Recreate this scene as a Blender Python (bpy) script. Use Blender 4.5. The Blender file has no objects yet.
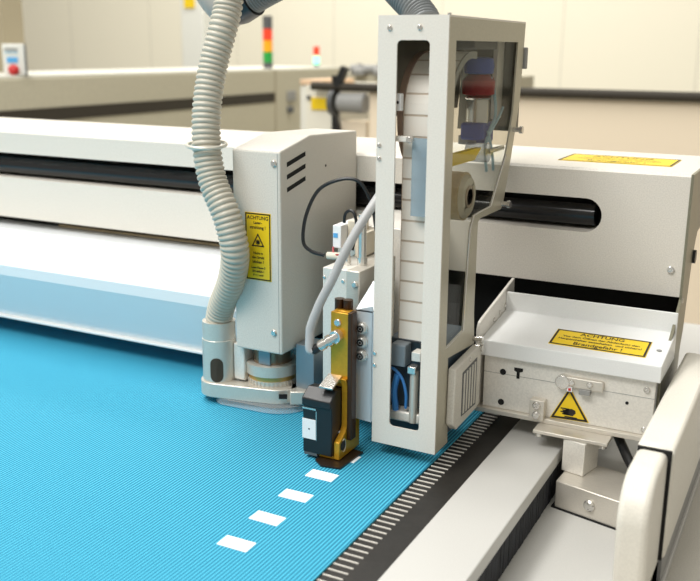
import bpy, bmesh, math, random
from mathutils import Vector, Matrix
from mathutils.geometry import tessellate_polygon
random.seed(7)
S = bpy.context.scene
COL = S.collection
LIFT = 0.9            # bed surface is z = 0 while building, everything is raised so that the floor is z = 0
FL = -LIFT
V = Vector

# ------------------------------------------------------------------ materials
def mat(name, col, rough=0.5, metal=0.0, speck=0.0, speck_scale=900, bump=0.0, bump_scale=600, emit=None, spec=0.5, coat=0.0, stretch=None):
    m = bpy.data.materials.new(name); m.use_nodes = True
    nt = m.node_tree; b = nt.nodes['Principled BSDF']
    c = (col[0], col[1], col[2], 1)
    b.inputs['Base Color'].default_value = c
    b.inputs['Roughness'].default_value = rough
    b.inputs['Metallic'].default_value = metal
    b.inputs['Specular IOR Level'].default_value = spec
    if coat: b.inputs['Coat Weight'].default_value = coat
    if emit:
        b.inputs['Emission Color'].default_value = (*emit[:3], 1); b.inputs['Emission Strength'].default_value = emit[3]
    tc = None
    def coords():
        t = nt.nodes.new('ShaderNodeTexCoord')
        if stretch:
            mp = nt.nodes.new('ShaderNodeMapping'); mp.inputs['Scale'].default_value = stretch
            nt.links.new(t.outputs['Object'], mp.inputs['Vector']); return mp.outputs['Vector']
        return t.outputs['Object']
    if speck:
        n = nt.nodes.new('ShaderNodeTexNoise'); n.inputs['Scale'].default_value = speck_scale; n.inputs['Detail'].default_value = 3
        nt.links.new(coords(), n.inputs['Vector'])
        r = nt.nodes.new('ShaderNodeValToRGB')
        r.color_ramp.elements[0].position = 0.35; r.color_ramp.elements[1].position = 0.65
        r.color_ramp.elements[0].color = tuple(max(0, x * (1 - speck)) for x in col) + (1,)
        r.color_ramp.elements[1].color = tuple(min(1, x * (1 + speck)) for x in col) + (1,)
        nt.links.new(n.outputs['Fac'], r.inputs['Fac']); nt.links.new(r.outputs['Color'], b.inputs['Base Color'])
    if bump:
        n = nt.nodes.new('ShaderNodeTexNoise'); n.inputs['Scale'].default_value = bump_scale
        nt.links.new(coords(), n.inputs['Vector'])
        bp = nt.nodes.new('ShaderNodeBump'); bp.inputs['Strength'].default_value = bump; bp.inputs['Distance'].default_value = 0.0006
        nt.links.new(n.outputs['Fac'], bp.inputs['Height']); nt.links.new(bp.outputs['Normal'], b.inputs['Normal'])
    return m

def clear_mat(name, tint, gloss=0.12, haze=0.0, haze_col=(1, 1, 1)):
    m = bpy.data.materials.new(name); m.use_nodes = True
    nt = m.node_tree; nt.nodes.clear()
    o = nt.nodes.new('ShaderNodeOutputMaterial')
    t = nt.nodes.new('ShaderNodeBsdfTransparent'); t.inputs['Color'].default_value = (*tint, 1)
    g = nt.nodes.new('ShaderNodeBsdfGlossy'); g.inputs['Roughness'].default_value = 0.05
    lw = nt.nodes.new('ShaderNodeLayerWeight'); lw.inputs['Blend'].default_value = 0.5
    pw = nt.nodes.new('ShaderNodeMath'); pw.operation = 'POWER'; pw.inputs[1].default_value = 4.0; nt.links.new(lw.outputs['Facing'], pw.inputs[0])
    f = nt.nodes.new('ShaderNodeMath'); f.operation = 'MULTIPLY_ADD'; f.inputs[1].default_value = 0.22; f.inputs[2].default_value = gloss * .2; nt.links.new(pw.outputs[0], f.inputs[0])
    mx = nt.nodes.new('ShaderNodeMixShader')
    nt.links.new(f.outputs[0], mx.inputs[0]); nt.links.new(t.outputs[0], mx.inputs[1]); nt.links.new(g.outputs[0], mx.inputs[2])
    last = mx.outputs[0]
    if haze:
        d = nt.nodes.new('ShaderNodeBsdfDiffuse'); d.inputs['Color'].default_value = (*haze_col, 1)
        m2 = nt.nodes.new('ShaderNodeMixShader'); m2.inputs[0].default_value = haze
        nt.links.new(last, m2.inputs[1]); nt.links.new(d.outputs[0], m2.inputs[2]); last = m2.outputs[0]
    nt.links.new(last, o.inputs[0])
    return m

def fabric_mat():
    m = mat('blue_ribbed_fabric', (0.012, 0.30, 0.60), 0.75, spec=0.25)
    nt = m.node_tree; b = nt.nodes['Principled BSDF']
    tc = nt.nodes.new('ShaderNodeTexCoord')
    sep = nt.nodes.new('ShaderNodeSeparateXYZ'); nt.links.new(tc.outputs['Object'], sep.inputs[0])
    nz = nt.nodes.new('ShaderNodeTexNoise'); nz.inputs['Scale'].default_value = 3.0; nt.links.new(tc.outputs['Object'], nz.inputs['Vector'])
    ma = nt.nodes.new('ShaderNodeMath'); ma.operation = 'MULTIPLY_ADD'; ma.inputs[1].default_value = 0.006
    nt.links.new(nz.outputs['Fac'], ma.inputs[0]); nt.links.new(sep.outputs['X'], ma.inputs[2])
    k = nt.nodes.new('ShaderNodeMath'); k.operation = 'MULTIPLY'; k.inputs[1].default_value = 2 * math.pi / 0.0036
    nt.links.new(ma.outputs[0], k.inputs[0])
    s = nt.nodes.new('ShaderNodeMath'); s.operation = 'SINE'; nt.links.new(k.outputs[0], s.inputs[0])
    rmp = nt.nodes.new('ShaderNodeMapRange'); rmp.inputs['From Min'].default_value = -0.6; rmp.inputs['From Max'].default_value = 0.9
    nt.links.new(s.outputs[0], rmp.inputs['Value'])
    cr = nt.nodes.new('ShaderNodeValToRGB')
    cr.color_ramp.elements[0].color = (0.012, 0.17, 0.30, 1); cr.color_ramp.elements[1].color = (0.080, 0.49, 0.68, 1)
    nt.links.new(rmp.outputs[0], cr.inputs['Fac'])
    nt.links.new(cr.outputs['Color'], b.inputs['Base Color'])
    bp = nt.nodes.new('ShaderNodeBump'); bp.inputs['Strength'].default_value = 0.35; bp.inputs['Distance'].default_value = 0.0006
    nt.links.new(s.outputs[0], bp.inputs['Height']); nt.links.new(bp.outputs['Normal'], b.inputs['Normal'])
    return m

def wall_mat(name, col, pitch, off):
    m = mat(name, col, 0.85)
    nt = m.node_tree; b = nt.nodes['Principled BSDF']
    tc = nt.nodes.new('ShaderNodeTexCoord'); sep = nt.nodes.new('ShaderNodeSeparateXYZ'); nt.links.new(tc.outputs['Object'], sep.inputs[0])
    a = nt.nodes.new('ShaderNodeMath'); a.operation = 'ADD'; a.inputs[1].default_value = off; nt.links.new(sep.outputs['X'], a.inputs[0])
    d = nt.nodes.new('ShaderNodeMath'); d.operation = 'DIVIDE'; d.inputs[1].default_value = pitch; nt.links.new(a.outputs[0], d.inputs[0])
    f = nt.nodes.new('ShaderNodeMath'); f.operation = 'FRACT'; nt.links.new(d.outputs[0], f.inputs[0])
    l = nt.nodes.new('ShaderNodeMath'); l.operation = 'LESS_THAN'; l.inputs[1].default_value = 0.008; nt.links.new(f.outputs[0], l.inputs[0])
    mx = nt.nodes.new('ShaderNodeMixRGB'); mx.inputs[1].default_value = (*col, 1); mx.inputs[2].default_value = tuple(c * 0.72 for c in col) + (1,)
    nt.links.new(l.outputs[0], mx.inputs[0]); nt.links.new(mx.outputs[0], b.inputs['Base Color'])
    return m

M = {}
M['paint'] = mat('light_grey_powder_coat', (0.69, 0.655, 0.59), 0.45, speck=0.07, speck_scale=700, bump=0.25, bump_scale=900)
M['paint_warm'] = mat('warm_grey_powder_coat', (0.64, 0.615, 0.55), 0.45, speck=0.07, speck_scale=700, bump=0.25, bump_scale=900)
M['white'] = mat('white_lacquer', (0.80, 0.81, 0.80), 0.3, speck=0.02)
M['guide'] = mat('white_glossy_sheet', (0.80, 0.83, 0.85), 0.16, spec=0.7)
M['cream'] = mat('cream_plastic', (0.74, 0.71, 0.63), 0.4, speck=0.04, speck_scale=500, bump=0.2, bump_scale=700)
M['box'] = mat('pale_grey_sheet_metal', (0.78, 0.735, 0.665), 0.4, speck=0.03, speck_scale=600)
M['olive'] = mat('olive_grey_sheet_metal', (0.22, 0.21, 0.15), 0.35, 0.3, speck=0.05, speck_scale=300)  # dimness of the right-facing beam end put into the base colour
M['alu'] = mat('brushed_aluminium', (0.66, 0.62, 0.55), 0.36, 0.45, speck=0.06, speck_scale=60, stretch=(2, 40, 40))
M['alu_dull'] = mat('anodised_aluminium', (0.78, 0.75, 0.69), 0.42, 0.2, speck=0.05, speck_scale=500)
M['steel'] = mat('polished_steel', (0.70, 0.68, 0.64), 0.2, 0.8)
M['copper'] = mat('warm_turned_steel', (0.26, 0.19, 0.13), 0.25, 0.6)
M['brass'] = mat('brass', (0.60, 0.38, 0.12), 0.3, 0.5)
M['blue_steel'] = mat('blue_grey_metal', (0.24, 0.28, 0.31), 0.35, 0.5)
M['gold'] = mat('gold_anodised_metal', (0.66, 0.33, 0.02), 0.28, 0.45, speck=0.06, speck_scale=200)
M['brown'] = mat('dark_bronze_anodised', (0.05, 0.02, 0.005), 0.35, 0.3)
M['black'] = mat('black_plastic', (0.012, 0.012, 0.013), 0.38)
M['black_matt'] = mat('matt_black', (0.008, 0.008, 0.008), 0.9)
M['sole'] = mat('black_bronze', (0.018, 0.010, 0.006), 0.4)
M['black_gloss'] = mat('glossy_black_tube', (0.012, 0.012, 0.013), 0.22)
M['strip'] = mat('dark_brown_black_strip', (0.016, 0.014, 0.012), 0.5, speck=0.2, speck_scale=200)
M['bristle'] = mat('black_bristles', (0.02, 0.022, 0.028), 0.8, speck=0.6, speck_scale=120, stretch=(1, 6, .4))
M['slat'] = mat('white_slat', (0.75, 0.72, 0.66), 0.5)
M['yellow'] = mat('warning_yellow', (0.86, 0.60, 0.01), 0.45)
M['ink'] = mat('label_black', (0.015, 0.012, 0.01), 0.6)
M['paper'] = mat('white_paper', (0.86, 0.87, 0.88), 0.8, speck=0.03, speck_scale=1500)
M['label_cream'] = mat('cream_label_paper', (0.86, 0.80, 0.72), 0.7)
M['liner'] = mat('tan_backing_paper', (0.55, 0.44, 0.34), 0.6)
M['drum'] = mat('brown_translucent_rim', (0.30, 0.21, 0.16), 0.4)
M['hose'] = mat('warm_grey_hose', (0.52, 0.49, 0.41), 0.42)
M['hose_blue'] = mat('blue_grey_hose', (0.17, 0.185, 0.19), 0.4)
M['cable'] = mat('light_grey_cable', (0.44, 0.44, 0.44), 0.45)
M['plexi'] = clear_mat('clear_acrylic', (0.88, 0.885, 0.86), 0.05, 0.004, (.75, .73, .62))
M['smoke'] = clear_mat('grey_translucent_plastic', (0.72, 0.75, 0.78), 0.15, 0.35, (.6, .62, .64))
M['skirt'] = clear_mat('clear_skirt_plastic', (0.95, 0.98, 0.99), 0.25, 0.22, (.85, .93, .97))
M['blue_film'] = clear_mat('blue_tinted_plastic', (0.66, 0.74, 0.79), 0.2, 0.40, (.50, .60, .66))
M['blue_tube'] = mat('blue_air_tube', (0.05, 0.22, 0.55), 0.3)
M['pale_tube'] = mat('pale_blue_air_tube', (0.35, 0.55, 0.66), 0.3)
M['blue_knob'] = mat('blue_plastic', (0.008, 0.05, 0.34), 0.35)
M['red_knob'] = mat('dark_red_plastic', (0.34, 0.008, 0.012), 0.35)
M['grey_dark'] = mat('dark_grey_plastic', (0.10, 0.105, 0.11), 0.45)
M['grey_mid'] = mat('mid_grey_plastic', (0.30, 0.30, 0.29), 0.5)
M['tape'] = mat('beige_tape', (0.72, 0.58, 0.38), 0.5, speck=0.05, speck_scale=300)
M['tape_side'] = mat('tape_side_paper', (0.74, 0.68, 0.56), 0.7)
M['floor'] = mat('grey_floor', (0.42, 0.40, 0.36), 0.6, speck=0.06, speck_scale=12)
M['wall'] = wall_mat('cream_wall_panels', (0.80, 0.765, 0.64), 0.955, 20 * 0.955 + 6.45 - 7 * .955)
M['column'] = mat('brown_grey_paint', (0.36, 0.31, 0.21), 0.7)
M['far_paint'] = mat('beige_machine_paint', (0.52, 0.485, 0.37), 0.6, speck=0.03, speck_scale=60)
M['far_light'] = mat('pale_machine_top', (0.78, 0.77, 0.69), 0.5)
M['far_slot'] = mat('dark_brown_groove', (0.035, 0.028, 0.018), 0.7)
M['cab'] = mat('cream_cabinet_paint', (0.80, 0.77, 0.66), 0.6)
M['duct'] = mat('pale_grey_duct', (0.74, 0.75, 0.70), 0.6)
M['cloth'] = mat('cream_cloth', (0.86, 0.74, 0.57), 0.85)
M['red_l'] = mat('red_lamp', (0.75, 0.05, 0.02), 0.3, emit=(1, .08, .02, .25))
M['orange_l'] = mat('amber_lamp', (0.85, 0.35, 0.01), 0.3, emit=(1, .4, .02, .25))
M['green_l'] = mat('green_lamp', (0.02, 0.30, 0.05), 0.3, emit=(.02, .5, .08, .12))
M['green_on'] = mat('lit_green_lamp', (0.2, 0.8, 0.5), 0.3, emit=(.35, 1, .65, 1.2))
M['red'] = mat('red_button', (0.55, 0.03, 0.03), 0.3)
M['blue_lbl'] = mat('blue_sticker', (0.10, 0.40, 0.75), 0.5)
M['fabric'] = fabric_mat()
M['rail'] = mat('off_white_rail_paint', (0.56, 0.555, 0.53), 0.4, speck=0.03)
M['tan'] = mat('tan_panel_paint', (0.30, 0.27, 0.19), 0.5, speck=0.04)  # cream housing in shade, the shade mixed into the base colour
M['inner'] = mat('dark_olive_panel', (0.13, 0.12, 0.09), 0.5)  # interior shade put into the colour of the inner walls
M['socket'] = mat('nickel_connector', (0.66, 0.65, 0.61), 0.3, 0.4)

# ------------------------------------------------------------------ objects
def tag(o, label, cat, group=None, kind=None):
    o['label'] = label; o['category'] = cat
    if group: o['group'] = group
    if kind: o['kind'] = kind
    return o
ROOTS = []
def thing(name, loc, label, cat, group=None):
    o = bpy.data.objects.new(name, None); COL.objects.link(o); o.location = loc; o.empty_display_size = 0.05
    tag(o, label, cat, group); ROOTS.append(o); return o
def top_of(o):
    while o.parent: o = o.parent
    return o

class MB:
    def __init__(s): s.b = bmesh.new()
    def _faces(s, pts, faces):
        vs = [s.b.verts.new(p) for p in pts]
        for f in faces:
            try: s.b.faces.new([vs[i] for i in f])
            except ValueError: pass
        return s
    def box(s, x0, x1, y0, y1, z0, z1, rz=0, piv=None):
        pts = [V((x, y, z)) for z in (z0, z1) for y in (y0, y1) for x in (x0, x1)]
        if rz:
            p = V(piv if piv else ((x0 + x1) / 2, (y0 + y1) / 2, 0)); R = Matrix.Rotation(rz, 3, 'Z')
            pts = [R @ (q - V((p.x, p.y, 0))) + V((p.x, p.y, 0)) for q in pts]
        return s._faces(pts, [(0, 2, 3, 1), (4, 5, 7, 6), (0, 1, 5, 4), (2, 6, 7, 3), (0, 4, 6, 2), (1, 3, 7, 5)])
    def obox(s, c, u, v, w, lu, lv, lw):
        c = V(c); u = V(u).normalized() * lu / 2; v = V(v).normalized() * lv / 2; w = V(w).normalized() * lw / 2
        pts = [c + a * u + b_ * v + d * w for d in (-1, 1) for b_ in (-1, 1) for a in (-1, 1)]
        return s._faces(pts, [(0, 2, 3, 1), (4, 5, 7, 6), (0, 1, 5, 4), (2, 6, 7, 3), (0, 4, 6, 2), (1, 3, 7, 5)])
    def prism(s, poly, axis, lo, hi, holes=()):
        # poly in the other two axes (x: (y,z), y: (x,z), z: (x,y))
        def P(p, t): return V((t, p[0], p[1])) if axis == 'x' else V((p[0], t, p[1])) if axis == 'y' else V((p[0], p[1], t))
        loops = [list(poly)] + [list(h) for h in holes]
        flat = [p for l in loops for p in l]
        tris = tessellate_polygon([[V((p[0], p[1], 0)) for p in l] for l in loops])
        a = [s.b.verts.new(P(p, lo)) for p in flat]; c = [s.b.verts.new(P(p, hi)) for p in flat]
        if len(loops) == 1:
            s.b.faces.new(a); s.b.faces.new(c)
        else:
            for t in tris:
                for w in (a, c):
                    try: s.b.faces.new([w[i] for i in t])
                    except ValueError: pass
        k = 0
        for l in loops:
            n = len(l)
            for i in range(n):
                j = (i + 1) % n
                s.b.faces.new((a[k + i], a[k + j], c[k + j], c[k + i]))
            k += n
        return s
    def cyl(s, p0, p1, r, r1=None, n=24):
        return s.tube([p0, p1], [r, r if r1 is None else r1], n)
    def tube(s, pts, radii, n=12, closed=False, cap=True):
        pts = [V(p) for p in pts]; N = len(pts)
        if not hasattr(radii, '__len__'): radii = [radii] * N
        def tang(i):
            if closed: return (pts[(i + 1) % N] - pts[i - 1]).normalized()
            a = pts[max(i - 1, 0)]; b_ = pts[min(i + 1, N - 1)]
            t = b_ - a
            if t.length < 1e-9: t = pts[min(i + 2, N - 1)] - pts[max(i - 2, 0)]
            return t.normalized()
        t0 = tang(0); up = V((0, 0, 1)) if abs(t0.z) < 0.9 else V((1, 0, 0))
        u = t0.cross(up).normalized(); rings = []; pt = t0
        for i in range(N):
            t = tang(i); q = pt.rotation_difference(t); u = q @ u; u = (u - t * u.dot(t)).normalized(); w = t.cross(u); pt = t
            rings.append([s.b.verts.new(pts[i] + radii[i] * (u * math.cos(2 * math.pi * k / n) + w * math.sin(2 * math.pi * k / n))) for k in range(n)])
        for i in range(N if closed else N - 1):
            A, B = rings[i], rings[(i + 1) % N]
            for k in range(n): s.b.faces.new((A[k], A[(k + 1) % n], B[(k + 1) % n], B[k]))
        if not closed and cap:
            s.b.faces.new(rings[0][::-1]); s.b.faces.new(rings[-1])
        return s
    def lathe(s, c, prof, n=40, axis=V((0, 0, 1))):
        # prof: (distance along axis, radius)
        c = V(c); return s.tube([c + axis * h for h, r in prof], [max(r, 1e-5) for h, r in prof], n)
    def ball(s, c, r, seg=16, sz=1):
        prof = [(-r * sz * math.cos(math.pi * i / 10), max(r * math.sin(math.pi * i / 10), 1e-5)) for i in range(11)]
        return s.lathe(c, prof, seg)
    def build(s, name, m, parent=None, bevel=0, smooth=35, kind=None, label=None, seg=2):
        bmesh.ops.remove_doubles(s.b, verts=s.b.verts, dist=1e-7)
        bmesh.ops.recalc_face_normals(s.b, faces=s.b.faces)
        off = V(top_of(parent).location) if parent else None
        if parent is None:
            xs = [v.co for v in s.b.verts]
            off = V(((min(p.x for p in xs) + max(p.x for p in xs)) / 2, (min(p.y for p in xs) + max(p.y for p in xs)) / 2, min(p.z for p in xs)))
        for v in s.b.verts: v.co -= off
        me = bpy.data.meshes.new(name); s.b.to_mesh(me); s.b.free()
        me.materials.append(M[m] if isinstance(m, str) else m)
        if smooth:
            for p in me.polygons: p.use_smooth = True
            me.set_sharp_from_angle(angle=math.radians(smooth))
        o = bpy.data.objects.new(name, me); COL.objects.link(o)
        if parent: o.parent = parent
        else: o.location = off; ROOTS.append(o)
        if bevel:
            md = o.modifiers.new('soft_edge', 'BEVEL'); md.width = bevel; md.segments = seg; md.limit_method = 'ANGLE'; md.angle_limit = math.radians(40)
            md.harden_normals = False
        if kind: o['kind'] = kind
        if label: o['label'] = label
        return o

def text(name, body, size, c, u, v, m, parent, align='CENTER', space=1.0, bold=0.0):
    cu = bpy.data.curves.new(name, 'FONT'); cu.body = body; cu.size = size; cu.align_x = align; cu.align_y = 'CENTER'; cu.space_line = space
    cu.offset = bold; cu.resolution_u = 3
    tmp = bpy.data.objects.new(name, cu); COL.objects.link(tmp)
    me = bpy.data.meshes.new_from_object(tmp.evaluated_get(bpy.context.evaluated_depsgraph_get()))
    bpy.data.objects.remove(tmp); bpy.data.curves.remove(cu)
    me.name = name; me.materials.clear(); me.materials.append(M[m])
    o = bpy.data.objects.new(name, me); COL.objects.link(o); o.parent = parent
    u = V(u).normalized(); v = V(v).normalized(); n = u.cross(v)
    R = Matrix((u, v, n)).transposed().to_4x4(); R.translation = V(c) - V(top_of(parent).location)
    o.matrix_local = R
    return o

def spline(pts, per=12):
    pts = [V(p) for p in pts]; out = []
    P = [2 * pts[0] - pts[1]] + pts + [2 * pts[-1] - pts[-2]]
    for i in range(1, len(P) - 2):
        a, b, c, d = P[i - 1:i + 3]
        for k in range(per):
            t = k / per
            out.append(0.5 * ((2 * b) + (c - a) * t + (2 * a - 5 * b + 4 * c - d) * t * t + (3 * b - a - 3 * c + d) * t ** 3))
    out.append(pts[-1]); return out
def resample(pts, step):
    out = [pts[0].copy()]; acc = 0
    for a, b in zip(pts, pts[1:]):
        L = (b - a).length; d = step - acc
        while d <= L:
            out.append(a.lerp(b, d / L)); d += step
        acc = L - (d - step)
    return out
def corrugated(mb, pts, r, depth, pitch, n=28, sub=6):
    p = resample(spline(pts, 20), pitch / sub)
    rad = []
    for i in range(len(p)):
        ph = (i % sub) / sub
        rad.append(r - depth * (0.5 + 0.5 * math.cos(2 * math.pi * ph)) ** 2.4)
    return mb.tube(p, rad, n)
def arc(cx, cy, r, a0, a1, n=12):
    return [(cx + r * math.cos(math.radians(a0 + (a1 - a0) * i / n)), cy + r * math.sin(math.radians(a0 + (a1 - a0) * i / n))) for i in range(n + 1)]
def roundrect(x0, x1, y0, y1, r, n=5):
    return arc(x1 - r, y1 - r, r, 0, 90, n) + arc(x0 + r, y1 - r, r, 90, 180, n) + arc(x0 + r, y0 + r, r, 180, 270, n) + arc(x1 - r, y0 + r, r, 270, 360, n)
def screw(parent, p, nrm, r=0.0035, m='steel', name='screw'):
    nrm = V(nrm).normalized(); p = V(p)
    o = MB().lathe(p, [(-0.0005, r), (r * .35, r), (r * .6, r * .75), (r * .62, r * .45), (r * .2, r * .42), (r * .2, 0)], 18, nrm).build(name, m, parent)
    MB().lathe(p, [(r * .18, 0), (r * .18, r * .40), (r * .26, r * .40), (r * .26, 0)], 6, nrm).build('socket', 'black_matt', o)
    return o
def sticker(parent, c, u, v, w, h, lines, name='warning_label', border=0.0022, margin=0.0006, label=None, tri=None):
    u = V(u).normalized(); v = V(v).normalized(); n = u.cross(v); c = V(c)
    s = MB().obox(c + n * .0003, u, v, n, w, h, .0006).build(name, 'yellow', parent, label=label)
    b = MB()
    for sgn in (-1, 1):
        b.obox(c + n * .00065 + u * sgn * (w / 2 - border / 2 - margin), u, v, n, border, h - 2 * margin, .0003)
        b.obox(c + n * .00065 + v * sgn * (h / 2 - border / 2 - margin), u, v, n, w - 2 * margin, border, .0003)
    b.build('border', 'ink', s)
    for t, size, du, dv in lines:
        text('lettering', t, size, c + n * .0008 + u * du + v * dv, u, v, 'ink', s, bold=0.00012)
    return s, n

# =================================================================== the room
MB().box(-12, 4, -4, 7.2, FL - .1, FL).build('floor', 'floor', kind='structure')
MB().box(-12, 4, 7, 7.2, FL, 2.6).build('wall_back', 'wall', kind='structure')
MB().box(-12.2, -12, -4, 7.2, FL, 2.6).build('wall_left', 'wall', kind='structure')

# =================================================================== cutting table
T = thing('cutting_table', (-1.2, .7, FL), 'wide cutting table with black slatted edge and off-white side rail under the blue fabric', 'cutting table')
MB().box(-2.3, -.3345, -.3, 1.7, -.16, -.0045).build('table_bed', 'paint', T)
MB().box(-2.2, -.36, -.2, 1.6, FL, -.16).build('base_cabinet', 'paint_warm', T)
MB().box(-.3345, -.286, -.3, 1.7, -.05, -.0022).build('edge_strip', 'strip', T, bevel=.001)
b = MB(); y = .30
while y < 1.75:
    b.box(-.3312, -.3125, y, y + .0011, -.0023, -.0012); y += .0094
b.build('edge_slats', 'slat', T, label='row of thin white slats across the black edge strip')
MB().box(-.2862, -.2213, -.3, 1.7, -.0155, 0).box(-.2862, -.228, -.3, 1.7, -.09, -.0155).build('side_rail', 'rail', T, bevel=.0012)
b = MB(); y = .2
while y < 1.6:
    w = .0016 + random.random() * .0016; d = random.random() * .0006
    b.box(-.2275, -.2226 + d, y, y + w, -.0500, -.0155); y += w
b.build('brush_strip', 'bristle', T)
MB().box(-.228, -.0875, -.3, 1.7, -.06, -.0502).build('side_tray', 'rail', T, bevel=.001)
MB().box(-.2, .05, -.2, 1.6, FL, -.06).build('tray_base', 'paint_warm', T)
MB().prism([(-.0870, -.075), (-.05, -.062), (.05, -.062), (.05, -.3), (-.0870, -.3)], 'y', -.3, 1.7).build('outer_panel', 'tan', T, bevel=.002)

o = MB().box(-2.3, -.3325, -.3, 1.7, -.0044, 0).build('fabric_sheet', 'fabric')
tag(o, 'bright blue finely ribbed fabric spread flat over the cutting table', 'fabric')

LBL = [(-.4200, .6056, 'white paper label on the blue fabric, nearest end of the row'),
       (-.4204, .6570, 'white paper label on the fabric, second from the near end of the row'),
       (-.4200, .7080, 'white paper label on the fabric, middle one of the row of five'),
       (-.4190, .7585, 'white paper label on the fabric, just in front of the print head foot'),
       (-.4190, .8085, 'white paper label half hidden under the print head foot plate')]
for i, (x, y, l) in enumerate(LBL):
    w, d = .0152, .0085
    o = MB().box(x - w, x + w, y - d, y + d, 0.0, .0005, rz=[.01, -.015, .01, 0, -.01][i]).build('paper_label', 'paper')
    tag(o, l, 'label', 'white labels in a row on the fabric')
    p = MB()
    for k in range(8):
        xx = x - .011 + random.random() * .022; yy = y - .006 + random.random() * .012
        p.box(xx, xx + .0012 + random.random() * .0016, yy, yy + .0006, .0005, .00056)
    p.build('faint_print', mat('faint_grey_print_%d' % i, (.6, .62, .65), .8) if i == 0 else bpy.data.materials['faint_grey_print_0'], o)

# =================================================================== gantry beam
G = thing('gantry_beam', (-1.3, 1.17, FL), 'long light grey machine beam spanning the table with a black slot', 'machine beam')
BY, BX, ZT, ZS1, ZS0, ZB = 1.07, -.131, .291, .2562, .2166, .1525
b = MB()
b.prism([(BY, ZS1), (BY, ZT - .003), (BY + .003, ZT), (1.275, ZT), (1.275, ZS1)], 'x', -2.3, BX)
b.prism([(BY, ZB), (BY, ZS0), (1.118, ZS0), (1.118, ZB)], 'x', -2.3, BX)
rs = (ZS1 - ZS0) / 2; zc = (ZS1 + ZS0) / 2; xs = -.2243 - rs
b.prism([(BX, ZS0), (BX, ZS1)] + [(xs + rs * math.cos(math.radians(a)), zc + rs * math.sin(math.radians(a))) for a in range(90, -91, -12)], 'y', BY, 1.11)
b.build('beam_housing', 'paint', G, smooth=0)
MB().box(-2.3, BX - .001, 1.113, 1.118, ZS0, ZS1).build('slot_backing', 'black_matt', G)
MB().cyl((-2.3, 1.096, .2335), (-.236, 1.096, .2335), .0130, n=32).build('slot_tube', 'black_gloss', G, label='glossy black tube inside the slot')
MB().box(-2.3, BX - .002, 1.105, 1.118, .02, ZB).build('underside_channel', 'black_matt', G)  # matt black box filling the gap below the beam
MB().box(-1.09, -.60, 1.095, 1.105, .1395, .1425).build('underside_bar', mat('tan_rail', (.42, .33, .2), .5), G)
gg = MB().prism([(.957, .0290), (.930, .1005), (.930, .1155), (.934, .1168), (1.045, .1245), (1.045, .1385), (1.105, .1385), (1.105, .0290)], 'x', -2.3, -.612).build('fabric_guide', 'guide', G, bevel=.0008, smooth=0, label='glossy white guide plate floating above the blue fabric')
MB().box(-2.3, -.612, .9505, .958, .0265, .0300).build('guide_lip', 'white', gg, bevel=.001)
MB().prism([(1.069, ZT), (1.275, ZT), (1.275, .225), (1.15, .215), (1.128, .19), (1.115, .14), (1.108, .106), (1.095, .085), (1.09, .03), (.97, .03), (.965, .09), (1.03, .125), (1.069, .15)], 'x', BX, BX + .003).build('end_plate', 'olive', G, smooth=0)
screw(G, (-.1430, BY, .1830), (0, -1, 0), .0042)
screw(G, (-.1290, BY + .006, .1475), (1, -.3, 0), .003)
sticker(G, (-.2285, 1.170, ZT), (1, 0, 0), (0, 1, 0), .134, .078,
        [('ACHTUNG', .015, 0, .022), ('Vor dem Öffnen der Abdeckung den', .0062, 0, .006), ('Hauptschalter ausschalten  und sichern!', .0062, 0, -.006), ('Brandgefahr !', .013, 0, -.023)], label='faded yellow warning sticker on top of the beam')

# end guard beside the carriage
GD = thing('end_guard', (-.1, .9, FL), 'cream plastic end guard with rounded bumper at the beam end', 'machine guard')
b = MB()
b.prism([(.791, -.0205), (.791, .080), (.797, .086), (1.082, .086), (1.09, .080), (1.09, -.0205)], 'x', -.12, -.0872)
b.build('guard_cover', 'cream', GD, bevel=.004, seg=3)
zt = .0838
prof = [(.800, -.05)] + [(.7215, -.05), (.712, .045)] + [(.712 + .038 - .038 * math.cos(math.radians(a)), .0445 + .0385 * math.sin(math.radians(a))) for a in range(10, 91, 10)] + [(.800, zt - .001)]
MB().prism(prof, 'x', -.1192, -.0925).build('bumper', 'cream', GD, bevel=.006, seg=4)
MB().box(-.1187, -.0895, .7885, .7915, -.02, .0848).build('bumper_gap', 'black_matt', GD)  # black slab standing in for the shade between bumper and cover
MB().box(-.1172, -.0925, .7225, .80, -.0502, -.020).build('bumper_foot', 'grey_dark', GD, bevel=.002)
MB().box(-.115, -.09, .80, 1.08, -.0502, -.0205).build('guard_foot', 'grey_mid', GD)
MB().cyl((BX + .002, 1.133, .188), (BX + .006, 1.133, .188), .008).build('grommet', 'black', G)

# =================================================================== drive carriage under the beam
D = thing('drive_carriage', (-.22, 1.0, .0225), 'drive carriage with white sloped cover and yellow warning stickers', 'machine carriage')
cx0, cx1 = -.3222, -.1262
b = MB().prism([(.949, .0893), (.949, .1075), (1.037, .1200), (1.037, .1425), (1.04, .1425), (1.04, .0893)], 'x', cx0, cx1)
b.build('cover', 'white', D, bevel=.001, smooth=0)
MB().box(cx0 + .004, -.1310, .955, 1.035, .0275, .0893).build('front_plate', 'alu_dull', D, bevel=.0008)
MB().box(cx0 + .004, -.1312, .9546, .956, .0690, .0694).build('plate_seam', 'grey_mid', D)
MB().box(cx0 - .004, -.1305, .948, 1.03, .0222, .0275).build('flange', 'alu', D, bevel=.0006)
MB().box(-.1330, -.1300, .957, .962, .035, .089).build('side_tab', 'grey_mid', D)
uu = V((1, 0, 0)); vv = V((0, .088, .0125)).normalized()
def cov(x, y): return V((x, y, .1075 + (y - .949) * .0125 / .088))
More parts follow.
